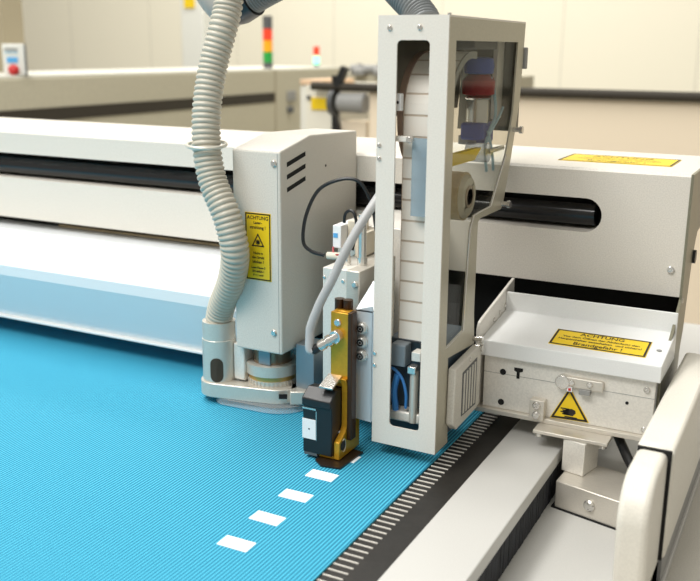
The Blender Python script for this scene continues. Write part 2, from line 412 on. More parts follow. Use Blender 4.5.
s, n_ = sticker(D, cov(-.1975, .984), uu, vv, .1035, .0405,
        [('ACHTUNG', .0098, 0, .0125), ('Vor dem Öffnen der Abdeckung den', .0056, 0, .0040), ('Hauptschalter ausschalten  und sichern!', .0056, 0, -.0030), ('Brandgefahr !', .0098, 0, -.0120)], label='yellow warning sticker reading ACHTUNG on the white cover')
MB().cyl(cov(-.1355, .986), cov(-.1355, .986) + V((0, 0, .0008)), .0028).build('plug', 'grey_mid', D)
# hand warning triangle
FY = .955
b = MB().prism([(-.2395, .0283), (-.1965, .0300), (-.2200, .0670)], 'y', FY - .0008, FY).build('warning_triangle', 'yellow', D, label='yellow hand injury warning triangle')
tr = [V((-.2395, .0283)), V((-.1965, .0300)), V((-.2200, .0670))]; cen = (tr[0] + tr[1] + tr[2]) / 3
o_ = [cen + (p - cen) * .95 for p in tr]; i_ = [cen + (p - cen) * .78 for p in tr]
MB().prism([tuple(p) for p in o_], 'y', FY - .0011, FY - .0008, [[tuple(p) for p in i_[::-1]]]).build('border', 'ink', b)
g = MB().prism([(-.2245, .0345), (-.2145, .0345), (-.2115, .0380), (-.2120, .0410), (-.2160, .0425), (-.2215, .0415), (-.2255, .0385)], 'y', FY - .0011, FY - .0008)
for k in range(4): g.box(-.2262 - .002 * (k % 2), -.2190, FY - .0011, FY - .0008, .0350 + k * .0020, .0363 + k * .0020)
g.box(-.2235, -.2095, FY - .0011, FY - .0008, .0322, .0333)
g.build('pictogram', 'ink', b)
# latch
l = MB().prism(roundrect(-.2270, -.1835, .0690, .0800, .002), 'y', FY - .006, FY).build('latch', 'alu', D, bevel=.0006)
screw(l, (-.2170, FY - .006, .0745), (0, -1, 0), .0034); screw(l, (-.1975, FY - .006, .0755), (0, -1, 0), .0034)
MB().cyl((-.2270, FY - .0075, .0735), (-.2270, FY + .001, .0735), .0078).build('latch_pivot', 'steel', D, bevel=.0006)
MB().box(-.2085, -.1965, FY - .008, FY, .0630, .0690).build('latch_catch', 'grey_mid', D, bevel=.0006)
r_ = MB().box(-.2215, -.2160, FY - .0066, FY - .0005, .0640, .0692).build('indicator', 'paper', D)
MB().box(-.2200, -.2172, FY - .0072, FY - .0066, .0652, .0680).build('indicator_dot', 'red', r_)
k_ = MB().box(-.2605, -.2440, FY - .011, FY, .0262, .0490).build('clamp_block', 'alu', D, bevel=.0007)
screw(k_, (-.2523, FY - .011, .0432), (0, -1, 0), .0046); screw(k_, (-.2520, FY - .011, .0322), (0, -1, 0), .0046)
for x, z, r in ((-.2958, .0715, .0036), (-.2963, .0355, .0036), (-.1586, .0600, .0018)):
    MB().cyl((x, FY - .0004, z), (x, FY + .002, z), r).build('hole', 'black_matt', D)
MB().prism([(-.283, .0755), (-.283, .0790), (-.273, .0790), (-.273, .0755), (-.2765, .0740), (-.2765, .0665), (-.2800, .0665), (-.2800, .0740)], 'y', FY - .0004, FY + .002).build('keyhole', 'black_matt', D)
screw(D, (-.1395, FY, .0782), (0, -1, 0), .0036); screw(D, (-.1385, FY, .0335), (0, -1, 0), .0036)
# bracket between carriage and dispenser
b = MB().prism([(.945, .0277), (.945, .120), (.949, .127), (.957, .1295), (1.069, .1525), (1.069, .0277)], 'x', -.3262, -.3223)
b.build('side_bracket', 'alu_dull', D, bevel=.0008)
for y, z in ((.995, .1185), (1.015, .1225), (1.035, .1260)): screw(D, (-.3223, y, z), (1, 0, 0), .0028)
MB().box(-.2500, -.1700, .9255, 1.01, .0182, .0222).build('mount_plate', 'alu', D, bevel=.0008)
MB().cyl((-.2445, .931, .0145), (-.2445, .931, .0184), .0042, n=18).build('bolt', 'steel', D)
MB().cyl((-.1755, .931, .0145), (-.1755, .931, .0184), .0042, n=18).build('bolt', 'steel', D)

# support post below
PP = thing('support_post', (-.2, .94, -.05), 'square aluminium post on a low block below the carriage', 'support post')
th = math.radians(-14); piv = (-.215, .9005)
R3 = Matrix.Rotation(th, 3, 'Z')
def loc(dx, dy, z): q = R3 @ V((dx, dy, 0)); return V((piv[0] + q.x, piv[1] + q.y, z))
def lxy(*pp): return [tuple(loc(a, b_, 0))[:2] for a, b_ in pp]
MB().prism(lxy((0, 0), (.090, 0), (.073, .065), (-.012, .065)), 'z', -.0497, -.0190).build('base_block', 'alu', PP, bevel=.0012)
screw(PP, loc(.040, 0, -.0340), R3 @ V((0, -1, 0)), .0062)
MB().prism(lxy((-.003, -.0018), (.090, -.0018), (.073, .066), (-.015, .066)), 'z', -.0502, -.0488).build('gasket', 'black_matt', PP)
MB().obox(loc(.0045, .0431, -.0004), R3 @ V((1, 0, 0)), R3 @ V((0, 1, 0)), (0, 0, 1), .0255, .034, .0368).build('post', 'alu_dull', PP, bevel=.0008)
pts = spline([(-.180, 1.00, .0150), (-.168, .975, .012), (-.152, .945, .004), (-.138, .925, -.006), (-.1285, .905, -.0125), (-.1262, .880, -.0137)], 10)
o = MB().tube(pts, .0052, 12).build('power_cable', 'black'); tag(o, 'thick black cable curving down from under the carriage to the guard', 'cable')

# =================================================================== cutting head
H = thing('cutting_unit', (-.571, .97, .01), 'tall light grey cutting head cover with vent slots and laser warning sticker', 'cutting head')
hx0, hx1, hy = -.6035, -.5395, .88
b = MB().prism([(hy, .0735), (hy, .310), (.948, .3235), (1.0685, .320), (1.0685, .0735)], 'x', hx0, hx1)
b.build('head_cover', 'paint', H, bevel=.0022, smooth=0)
for z in (.2985, .2845, .2700):
    MB().obox((hx1, .9150, z), (0, .0405, .0085), (0, 0, 1), (1, 0, 0), .0425, .0052, .0006).build('vent_slot', 'black_matt', H, label='slanted black vent slot')
MB().box(-.5434, -.5429, hy - .0003, hy + .001, .0745, .3075).build('cover_seam', 'grey_mid', H)
screw(H, (-.5475, hy, .2965), (0, -1, 0), .0038); screw(H, (-.5500, hy, .0995), (0, -1, 0), .0038)
MB().cyl((hx1 - .001, .985, .284), (hx1 + .0003, .985, .284), .0016, n=12).build('hole', 'black_matt', H)
sc = V((-.5698, hy, .1998))
s, n_ = sticker(H, sc, (1, 0, 0), (0, 0, 1), .0345, .0790,
        [('ACHTUNG', .0058, 0, .0335), ('Laser-', .0045, 0, .0280), ('strahlung !', .0050, 0, .0225), ('Nicht in', .0040, 0, -.0075), ('den Strahl', .0040, 0, -.0125), ('blicken !', .0046, 0, -.0178), ('Laser Klasse 2', .0033, 0, -.0245), ('EN 60825-1', .0033, 0, -.0290), ('P < 1 mW', .0033, 0, -.0335)],
        border=.0014, label='yellow laser warning sticker with black border')
t0 = sc + V((0, -.00065, .0075))
tri = [(t0.x - .0085, t0.z - .007), (t0.x + .0085, t0.z - .007), (t0.x, t0.z + .0085)]
tin = [(t0.x - .0062, t0.z - .0056), (t0.x + .0062, t0.z - .0056), (t0.x, t0.z + .0057)]
MB().prism(tri, 'y', t0.y - .0003, t0.y, [tin[::-1]]).build('laser_symbol', 'ink', s)
st = MB()
for k in range(8):
    a = math.pi * k / 8
    st.obox((t0.x, t0.y - .0001, t0.z - .002), (math.cos(a), 0, math.sin(a)), (-math.sin(a), 0, math.cos(a)), (0, 1, 0), .0062, .0005, .0003)
st.build('laser_star', 'ink', s)
# spindle
SX, SY = -.5745, .9155
AX = V((0, 0, 1))
MB().lathe((SX, SY, 0), [(.040, .024), (.085, .024)]).build('spindle_shaft', 'copper', H)
MB().obox((SX + .004, SY - .0245, .065), (1, -.05, 0), (0, 0, 1), (.05, 1, 0), .016, .022, .002).build('spindle_flat', 'blue_steel', H)  # blue-grey plate standing in for the blue reflection on the shaft
MB().lathe((SX, SY, 0), [(.0390, .030), (.0395, .0325), (.0525, .0325), (.053, .031), (.053, .02)]).build('clamp_ring', 'alu', H)
MB().lathe((SX, SY, 0), [(.0330, .0265), (.0330, .0295), (.0400, .0295), (.0400, .02)]).build('brass_ring', 'brass', H)
b = MB(); nn = 48
b.lathe((SX, SY, 0), [(.024, .030), (.0330, .030), (.0330, .02)], 48)
for k in range(36):
    a = 2 * math.pi * k / 36
    b.obox((SX + .0302 * math.cos(a), SY + .0302 * math.sin(a), .0285), (-math.sin(a), math.cos(a), 0), (math.cos(a), math.sin(a), 0), (0, 0, 1), .0025, .0014, .0075)
b.build('knurled_nut', 'alu', H)
def hull(c0, r0, c1, r1, n=16):
    c0 = V(c0); c1 = V(c1); d = c1 - c0; L = d.length; a = math.atan2(d.y, d.x); off = math.acos(max(-1, min(1, (r0 - r1) / L)))
    out = []
    for i in range(n + 1):
        t = a + off + (2 * math.pi - 2 * off) * i / n; out.append((c0.x + r0 * math.cos(t), c0.y + r0 * math.sin(t)))
    for i in range(n + 1):
        t = a - off + 2 * off * i / n; out.append((c1.x + r1 * math.cos(t), c1.y + r1 * math.sin(t)))
    return out
NX, NY = -.6355, .8905
MB().prism(hull((NX, NY), .0235, (SX + .008, SY), .0345), 'z', .0085, .0265).build('foot_plate', 'alu', H, bevel=.001)
MB().box(-.545, -.520, .892, .93, .0095, .0265, rz=.5).build('foot_lug', 'alu', H, bevel=.0015)
MB().obox((-.5415, .8845, .0205), (.88, .48, 0), (0, 0, 1), (.48, -.88, 0), .010, .006, .001).build('foot_slot', 'black_matt', H)
MB().prism(hull((NX + .02, NY), .022, (SX + .012, SY - .002), .043), 'z', .0015, .0085).build('clear_skirt', 'skirt', H, label='clear plastic skirt below the foot plate')
MB().lathe((NX, NY, 0), [(.026, .0208), (.0785, .0208), (.0790, .0200), (.1005, .0200), (.1005, .015)]).build('suction_nozzle', 'alu', H)
# slot on the nozzle wall
b = MB(); pts = []
for p in arc(0, .0500, .0082, 0, 180, 10) + arc(0, .0355, .0082, 180, 360, 10):
    a = math.radians(-66) + p[0] / .0211; pts.append(V((NX + .0211 * math.cos(a), NY + .0211 * math.sin(a), p[1])))
cc = V((NX + .0214 * math.cos(math.radians(-66)), NY + .0214 * math.sin(math.radians(-66)), .043))
vs = [b.b.verts.new(p) for p in pts]; c_ = b.b.verts.new(cc)
for i in range(len(vs)): b.b.faces.new((vs[i], vs[(i + 1) % len(vs)], c_))
b.build('nozzle_slot', mat('dark_brown_opening', (.05, .035, .02), .7), H, smooth=0, label='dark slotted opening in the nozzle')
MB().box(-.614, -.5985, .889, .93, .029, .075).build('nozzle_bracket', 'alu_dull', H, bevel=.0015)
MB().box(-.536, -.511, .905, .935, .0215, .0815).build('side_block', 'blue_steel', H, bevel=.001)

# suction hose
b = MB(); HP = [(-.6355, .8905, .1007), (-.6262, .885, .1218), (-.5990, .868, .1622), (-.5850, .8545, .1993), (-.5935, .8515, .239), (-.6140, .856, .2764), (-.6235, .860, .3147), (-.6270, .868, .3584), (-.6255, .880, .4018), (-.6190, .890, .4397), (-.6165, .900, .4721), (-.6150, .905, .5300), (-.614, .910, .60)]
corrugated(b, HP, .0165, .0019, .0060)
o = b.build('suction_hose', 'hose', smooth=60); tag(o, 'ribbed warm grey suction hose curving up from the nozzle', 'hose')
b = MB(); RC = V((-.6242, .8605, .3150)); u = V((1, .12, -.03)).normalized(); w = V((-.12, 1, .10)).normalized()
b.tube([RC + .0218 * (u * math.cos(a) + w * math.sin(a)) for a in [2 * math.pi * k / 40 for k in range(40)]], .0021, 10, closed=True)
o = b.build('hose_ring', mat('pale_wire', (.66, .64, .56), .3, .3), smooth=60); tag(o, 'round wire ring looped around the warm grey suction hose', 'ring')

# =================================================================== print head
P = thing('print_head', (-.43, .86, .003), 'gold bracketed ink print head with aluminium slide blocks and grey cable', 'print head')
MB().box(-.505, -.418, .952, 1.0695, .048, .2225).build('back_plate', 'alu_dull', P, bevel=.001)
MB().box(-.4755, -.4435, .862, .952, .043, .1905).build('slide_block', 'alu_dull', P, bevel=.001)
sb = MB().box(-.4425, -.4262, .853, .925, .043, .1925).build('slide_block', 'alu', P, bevel=.001)
screw(sb, (-.4315, .853, .178), (0, -1, 0), .0036)
screw(P, (-.4505, .862, .1775), (0, -1, 0), .0022); screw(P, (-.4735, .862, .1795), (0, -1, 0), .0018)
screw(P, (-.4325, .853, .078), (0, -1, 0), .0022)
MB().cyl((-.4390, .885, .190), (-.4390, .885, .2480), .0046).lathe((-.4390, .885, 0), [(.1925, .0058), (.2010, .0058)]).build('guide_rod', 'steel', P)
MB().lathe((-.4570, .885, 0), [(.190, .004), (.199, .004), (.199, .003), (.206, .003)], 16).build('air_fitting', 'steel', P)
v_ = MB().box(-.4865, -.4760, .905, .952, .2030, .2290).build('valve', 'paper', P, bevel=.0008)
MB().box(-.4855, -.4800, .9044, .9052, .2150, .2200).build('valve_stripe', 'blue_lbl', v_)
MB().box(-.4755, -.4640, .92, .952, .200, .2330).build('valve_body', 'tape_side', P, bevel=.001)
MB().box(-.4660, -.4560, .92, .952, .1920, .2190).build('valve_body', 'tape_side', P, bevel=.001)
MB().cyl((-.4900, .900, .1945), (-.4710, .900, .1955), .0042).build('cable_plug', 'tape_side', P)
MB().tube(spline([(-.486, .905, .2035), (-.4815, .899, .1975), (-.4735, .897, .1975), (-.467, .90, .2005), (-.4625, .91, .207)]), .0013, 8).build('red_wire', 'red_knob', P)
MB().tube(spline([(-.4950, .900, .1942), (-.5120, .900, .1975), (-.5220, .900, .2080), (-.5190, .902, .2380), (-.5050, .906, .2670), (-.4800, .910, .2800), (-.4600, .915, .2790), (-.4480, .918, .2620), (-.4430, .92, .245), (-.4420, .925, .2235)]), .0021, 10).build('black_cable', 'black', P)
MB().tube(spline([(-.4720, .905, .2330), (-.4700, .904, .2430), (-.4640, .903, .2475), (-.4575, .902, .2440), (-.4545, .901, .2280), (-.4565, .895, .2050)]), .0018, 10).build('black_cable', 'black', P)
# gold bracket
up = MB().box(-.4385, -.4172, .812, .8185, .0815, .1580).build('upper_bracket', 'gold', P, bevel=.0008)
MB().box(-.4385, -.4172, .8185, .828, .1520, .1580).build('bracket_top', 'gold', P, bevel=.0008)
MB().box(-.4172, -.4120, .809, .8205, .020, .1600).build('bracket_side', 'brown', P, bevel=.0008)
MB().box(-.4385, -.4172, .8185, .8205, .020, .150).box(-.4385, -.4330, .8205, .862, .09, .150).build('bracket_core', 'brown', P)
screw(up, (-.4300, .812, .1470), (0, -1, 0), .0040)
for x in (-.4370, -.4270): MB().cyl((x, .829, .156), (x, .829, .1680), .0052).build('stud', 'brown', P)
# lower cradle
b = MB().prism([(.793, .003), (.793, .0220), (.806, .0300), (.810, .036), (.810, .080), (.806, .0880), (.840, .0880), (.840, .003)], 'x', -.4240, -.4175)
b.build('cradle_side', 'gold', P, bevel=.0006)
MB().box(-.4420, -.4240, .8150, .8400, .076, .0880).build('cradle_top', 'gold', P, bevel=.001)
MB().box(-.4420, -.4240, .794, .840, .0022, .0060).build('cradle_base', 'gold', P, bevel=.0006)
MB().box(-.4435, -.4180, .832, .8400, .006, .075).build('cradle_back', 'brown', P)
MB().obox((-.4330, .8020, .0850), (1, 0, 0), (0, 1, .35), (0, -.35, 1), .0160, .0230, .0022).build('latch_clip', 'steel', P, bevel=.0004)
MB().prism([(-.4420, .7850), (-.4300, .7755), (-.4090, .7790), (-.4060, .8260), (-.4420, .8310)], 'z', .0008, .0022).build('sole_plate', 'sole', P)
MB().cyl((-.4172, .8010, .0170), (-.4170, .8010, .0170), .0055).build('emblem', 'brown', P)
e_ = MB()
for k in range(3):
    e_.tube([V((-.41735, .8030 + (.002 + .0025 * k) * .6 * math.cos(a), .0165 + (.002 + .0025 * k) * math.sin(a))) for a in [2 * math.pi * j / 24 for j in range(24)]], .0004, 6, closed=True)
e_.build('ring_mark', 'tape_side', P)
# connector and grey cable
c0 = V((-.4390, .8000, .1220)); c1 = V((-.4330, .8120, .1400))
cp = [V((-.4470, .8000, .1205)), V((-.4300, .8075, .1330))]; d = (cp[1] - cp[0]).normalized(); L = (cp[1] - cp[0]).length
MB().lathe(cp[0], [(0, .0046), (.003, .0048), (.0032, .0058), (.0085, .0058), (.0087, .0048), (.0120, .0048), (.0122, .0064), (.0165, .0064), (.0167, .0054), (L + .003, .0054)], 24, d).build('connector', 'steel', P, label='round metal cable connector')
MB().cyl((-.4300, .8125, .1330), (-.4300, .804, .1330), .0068).build('socket_ring', 'steel', P, bevel=.0006)
MB().lathe(cp[0] - d * .007, [(0, .0040), (.002, .0050), (.0085, .0050)], 18, d).build('cable_boot', 'black', P)
MB().tube(spline([cp[0] - d * .006, cp[0] - d * .0095 + V((-.0005, 0, .0035)), V((-.4556, .7985, .1330)), V((-.4545, .7995, .1441)), V((-.4455, .803, .1692)), V((-.4343, .807, .193)), V((-.4232, .814, .2219)), V((-.4122, .828, .2504)), V((-.4030, .846, .2740)), V((-.3995, .852, .2830))]), .0047, 14).build('grey_cable', 'cable', P)

# ink cartridge
K = thing('ink_cartridge', (-.45, .80, .004), 'black ink cartridge with white label clipped into the gold cradle', 'ink cartridge')
MB().prism([(.789, .0065), (.789, .0600), (.7865, .0600), (.7865, .0680), (.800, .0770), (.8140, .0755), (.8140, .0065)], 'x', -.4590, -.4245).build('body', 'black', K, bevel=.0012)
MB().box(-.4575, -.4420, .7892, .812, .0038, .0068).build('nozzle_face', 'grey_dark', K)
MB().box(-.4592, -.4430, .7883, .7896, .0555, .0572).build('rim', 'steel', K)
lb = MB().box(-.4592, -.4432, .7882, .7892, .0225, .0445).build('white_label', 'paper', K, label='white rectangular sticker on the cartridge front')
MB().box(-.4520, -.4500, .7880, .7883, .0330, .0345).build('small_print', 'ink', lb)
MB().box(-.4432, -.4424, .7888, .8000, .0215, .0545).build('edge_band', 'steel', K)
screw(K, (-.4245, .806, .0285), (1, 0, 0), .0022)

# =================================================================== label dispenser
B = thing('label_dispenser', (-.36, .93, .0145), 'tall pale grey label dispenser frame with front window and clear side', 'label dispenser')
FX0, FX1, FYD = -.3978, -.3255, .83
bw = lambda z: (z - .0145)
outer = [(FX0, .0150), (FX1, .0145), (FX1, .4500), (FX0, .4500)]
hole = roundrect(-.3778, -.3440, .0365, .4290, .0045)
b = MB().prism(outer, 'y', FYD, FYD + .002, [hole[::-1]])
b.build('front_frame', 'box', B, smooth=0)
MB().box(FX0, FX0 + .002, FYD + .002, .865, .05, .450).build('left_flange', 'box', B)
so = [(FYD + .002, .0145), (.866, .0145), (.8585, .1115), (.9385, .1050), (.9335, .1425), (.9335, .2420), (.940, .2455), (1.0100, .2455), (1.0165, .2500), (1.0345, .2920), (1.0600, .3650), (1.0675, .4500), (FYD + .002, .4500)]
sh = [(.8500, .4290), (.8520, .1240), (.9010, .1300), (.9100, .2380), (.9200, .2520), (.9740, .2540), (1.0180, .3060), (1.0365, .3520), (1.0430, .4295)]
b = MB().prism(so, 'x', FX1 - .002, FX1, [sh])
b.build('side_plate', mat('pale_olive_sheet_metal', (.50, .47, .37), .35, .2, speck=.04, speck_scale=400), B, smooth=0)  # box metal darkened: shade of the right side put into the colour
b = MB()
for a, c in ((sh[4], sh[5]), (sh[5], sh[6]), (sh[3], sh[4]), (sh[2], sh[3]), (sh[1], sh[2])):
    b.cyl((FX1 - .0002, a[0], a[1]), (FX1 - .0002, c[0], c[1]), .0008, n=8)
b.build('bright_edge', 'steel', B)
MB().box(FX0, FX1, FYD, 1.0675, .4500, .4518).build('top_plate', 'box', B)
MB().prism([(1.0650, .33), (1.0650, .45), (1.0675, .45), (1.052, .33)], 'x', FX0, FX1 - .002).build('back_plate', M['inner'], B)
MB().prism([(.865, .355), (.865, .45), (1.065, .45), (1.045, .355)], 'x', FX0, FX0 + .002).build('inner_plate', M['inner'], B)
MB().prism([(p[0], p[1]) for p in [(.840, .4400), (.840, .1180), (.9200, .1180), (.9200, .2480), (.9800, .2500), (1.025, .3060), (1.0420, .3520), (1.0520, .4400)]], 'x', FX1 - .0045, FX1 - .0025).build('clear_cover', 'plexi', B, label='clear acrylic side cover')
for x, z in ((-.3855, .4400), (-.3545, .4405)): screw(B, (x, FYD, z), (0, -1, 0), .0026)
for x, z in ((-.3945, .3290), (-.3945, .3160), (-.3958, .1140), (-.3958, .1010)): screw(B, (x, FYD, z), (0, -1, 0), .0022)
MB().cyl((-.3262, .832, .4518), (-.3262, .832, .4535), .0018, n=10).build('pin', 'steel', B)
for y, z in ((1.0400, .3330), (1.0080, .2520), (.9340, .1120), (.9360, .1020)):
    MB().lathe((FX1 - .001, y, z), [(0, .0028), (.0090, .0028), (.0090, .0042), (.0125, .0042), (.0125, 0)], 16, V((1, 0, 0))).build('spacer_screw', 'steel', B)
MB().box(FX1 - .006, FX1 + .003, 1.0660, 1.0730, .400, .4240).build('rear_fitting', 'grey_mid', B, bevel=.001)
MB().box(-.336, -.331, .939, .9405, .190, .2150).build('sensor_tab', 'liner', B)
# connector panel at the left
c = MB().prism([(-.4188, .0375), (-.3990, .0360), (-.3990, .1640), (-.4182, .1580)], 'y', FYD, FYD + .0015).prism([(FYD, .1580), (FYD + .045, .170), (FYD + .045, .0375), (FYD, .0375)], 'x', -.3995, -.3980)
c.prism([(FYD, .1585), (FYD + .04, .1800), (FYD + .04, .1785), (FYD, .157)], 'x', -.4182, -.3990)
pan = c.build('connector_panel', mat('bluish_white_sheet_metal', (.60, .66, .70), .35, .2), B, smooth=0)
for z in (.1395, .1245, .1095):
    cn = MB().lathe((-.4105, FYD, z), [(0, .0066), (.0022, .0066), (.0024, .0056), (.0050, .0054), (.0055, .0048), (.0055, 0)], 24, V((0, -1, 0))).build('connector', 'socket', pan)
    MB().tube([V((-.4105 + .0030 * math.cos(a), FYD - .0056, z + .0030 * math.sin(a))) for a in [2 * math.pi * k / 24 for k in range(24)]], .0008, 8, closed=True).build('connector_ring', 'black', cn)
    MB().lathe((-.4105, FYD - .0054, z), [(0, 0), (0, .0013), (.0006, .0013), (.0006, 0)], 12, V((0, -1, 0))).build('contact_pin', 'black', cn)
# louvred unit on the lower right
lo = [(.8570, .0390), (.8590, .1000), (.8680, .1010), (.9300, .1060), (.9380, .0980), (.9380, .0370), (.9300, .0330), (.8680, .0300)]
lv = MB().prism(lo, 'x', FX1 + .0005, -.3165).build('louvre_box', 'paint_warm', B, bevel=.0014)
MB().prism([(.8800, .0410), (.8800, .0900), (.9240, .0945), (.9240, .0400)], 'x', -.3170, -.3160).build('louvre_frame', 'grey_dark', lv)
b = MB()
for k in range(5):
    y = .8830 + k * .0082
    b.box(-.3165, -.3155, y, y + .0040, .0430, .0880 + k * .0008)
b.build('louvres', 'paint_warm', lv)
screw(lv, (-.3165, .9020, .0985), (1, 0, 0), .0022)
# inside mechanics
MB().cyl((-.3860, .8480, .1300), (-.3860, .8480, .215), .0030, n=14).build('guide_rod', 'steel', B)
MB().box(-.3830, -.3760, .838, .8445, .3625, .3790).build('clip', 'paper', B, bevel=.0006)
MB().cyl((-.3795, .8378, .3705), (-.3795, .8383, .3705), .0016, n=10).build('clip_hole', 'black_matt', B)
wb = MB().box(-.3800, -.3630, .836, .8420, .3330, .3385).build('web_bracket', 'box', B, bevel=.0006)
screw(wb, (-.3650, .836, .3355), (0, -1, 0), .0034)
MB().box(-.3640, -.3455, .8405, .8425, .2600, .3370).build('sensor_window', 'blue_film', B, label='blue tinted translucent plate over the web')  # translucent blue-grey plate in front of the web
MB().box(-.3960, -.3290, .862, .940, .0200, .1230).build('drive_housing', mat('dark_blue_grey', (.05, .075, .10), .4), B, bevel=.002)  # dark housing, made deeper to shade the fabric beside the dispenser
MB().box(-.3850, -.3680, .845, .862, .0980, .1220).build('motor_block', mat('slate_plastic', (.22, .27, .31), .4), B, bevel=.0015)
rod = MB().cyl((-.3580, .8480, .0380), (-.3580, .8480, .0950), .0048).build('actuator_rod', 'alu', B)
MB().box(-.3640, -.3545, .842, .854, .0930, .1010).build('rod_clevis', 'steel', B, bevel=.0008)
MB().box(-.3605, -.3500, .844, .858, .1070, .1170).build('rod_head', 'alu_dull', B, bevel=.0008)
MB().box(-.3900, -.3500, .846, .864, .0365, .0480).build('lower_block', 'alu_dull', B, bevel=.002)
MB().tube(spline([(-.3790, .849, .048), (-.3800, .846, .070), (-.3760, .845, .090)]), .0035, 10).build('blue_air_tube', 'blue_tube', B)
MB().tube(spline([(-.3860, .846, .0950), (-.3800, .845, .0945), (-.3710, .845, .0860), (-.3665, .846, .070), (-.3670, .848, .052)]), .0016, 8).build('blue_air_tube', 'blue_tube', B)
MB().cyl((-.4010, .845, .047), (-.4010, .845, .066), .0030).cyl((-.4010, .842, .047), (-.4010, .842, .0495), .0050).build('blue_fitting', 'blue_tube', B)
MB().cyl((-.3985, .838, .0385), (-.3985, .834, .0385), .0035).build('fitting_nut', 'steel', B)
# regulator behind the side window
RX, RY = -.350, .986
MB().lathe((RX, RY, 0), [(.395, .010), (.396, .0155), (.4030, .0165), (.4120, .0150), (.4135, .009), (.4135, 0)], 24).build('blue_knob', 'blue_knob', B)
b = MB(); b.lathe((RX, RY, 0), [(.372, .011), (.374, .0175), (.388, .0180), (.395, .012)], 24)
b.lathe((RX - .004, RY + .022, .383), [(-.012, .0), (-.012, .009), (.012, .009), (.012, 0)], 16, V((1, 0, 0)))
b.build('red_regulator', 'red_knob', B)
MB().lathe((RX, RY, 0), [(.3380, .0125), (.368, .0125), (.370, .015), (.373, .010)], 24).build('regulator_bowl', 'steel', B)
MB().box(RX - .013, RX + .013, RY - .018, RY + .004, .3250, .3440).box(RX - .010, RX + .010, RY + .006, RY + .030, .3200, .3430).build('blue_clamp', 'blue_knob', B, bevel=.003)
MB().lathe((RX - .012, RY + .004, 0), [(.3190, .010), (.328, .010)], 16).build('clamp_foot', 'grey_mid', B)
MB().box(-.3480, -.3420, 1.024, 1.046, .345, .44).build('inner_post', 'box', B, bevel=.001)
MB().box(-.372, -.338, .935, 1.01, .421, .4380).build('inner_shelf', 'grey_dark', B, bevel=.002)
for k, ps in enumerate(([(-.336, .985, .392), (-.334, .993, .375), (-.334, 1.000, .352), (-.335, .985, .335), (-.336, .976, .3160), (-.338, .990, .29)], [(-.335, 1.028, .358), (-.334, 1.010, .347), (-.335, .988, .333), (-.336, .978, .322)], [(-.334, .977, .335), (-.334, .990, .318), (-.334, .998, .302), (-.335, 1.004, .290)])):
    MB().tube(spline(ps), .0017, 8).build('air_tube', 'pale_tube', B)
MB().cyl((-.3700, .910, .0), (-.37, .910, .001), .001, n=4).b.free()
MB().cyl((-.334, .980, .3130), (-.334, 1.030, .3130), .0030, n=14).build('cross_rod', 'steel', B)
MB().cyl((-.3560, .976, .3120), (-.3320, .976, .3120), .0105, n=32).build('roller_disc', 'smoke', B, label='grey translucent roller disc')
MB().prism([(.862, .3080), (.862, .3195), (.956, .3195), (.936, .3080)], 'x', -.3400, -.3330).build('yellow_marker', 'yellow', B)
MB().box(-.352, -.338, .860, .8850, .165, .2250).build('web_guide', 'smoke', B, bevel=.004)
for z in (.215, .197): MB().cyl((-.338, .874, z), (-.3365, .874, z), .0028, n=14).build('guide_dot', 'grey_mid', B)

# label web (paper held inside)
W = thing('label_web', (-.355, .88, .125), 'cream web of blank paper labels running down inside the dispenser window', 'paper web')
wx0, wx1 = -.3785, -.3320; wy = .8505; dc = (.9130, .3560); dr = dc[0] - wy
path = [(wy, .128 + k * .012) for k in range(19)] + [(dc[0] - dr * math.cos(math.radians(a)), dc[1] + dr * math.sin(math.radians(a))) for a in range(0, 103, 6)]
b = MB()
inner = [(p[0] + .0012, p[1]) for p in path[:19]] + [(dc[0] - (dr - .0012) * math.cos(math.radians(a)), dc[1] + (dr - .0012) * math.sin(math.radians(a))) for a in range(0, 103, 6)]
for i in range(len(path) - 1):
    b.prism([path[i], path[i + 1], inner[i + 1], inner[i]], 'x', wx0, wx1)
b.build('backing_strip', 'liner', W, smooth=0)
# individual labels on the strip
dense = resample([V((0, p[0], p[1])) for p in path], .001)
k = 0; pitch = 21
while k + 20 < len(dense):
    seg = dense[k:k + 21][:20]
    c = MB()
    for q0, q1 in zip(seg, seg[1:]):
        t = (q1 - q0).normalized(); n = V((0, -t.z, t.y))
        c._faces([q0 + n * .0004 + V((wx0 + .0008, 0, 0)), q0 + n * .0004 + V((wx1 - .0008, 0, 0)), q1 + n * .0004 + V((wx1 - .0008, 0, 0)), q1 + n * .0004 + V((wx0 + .0008, 0, 0))], [(0, 1, 2, 3)])
    c.build('blank_label', 'label_cream', W); k += pitch
fl = [(dc[0] - (dr + .0010) * math.cos(math.radians(a)), dc[1] + (dr + .0010) * math.sin(math.radians(a))) for a in range(-60, 101, 8)]
fi = [(dc[0] - (dr - .0060) * math.cos(math.radians(a)), dc[1] + (dr - .0060) * math.sin(math.radians(a))) for a in range(100, -61, -8)]
MB().prism(fl + fi, 'x', wx0 - .0065, wx0 - .001).build('curved_rim', 'drum', W, label='curved brown guide rim beside the web')
MB().prism(fl[7:] + fi[:-7], 'x', wx1 + .0004, wx1 + .0015).build('curved_rim', 'grey_mid', W)

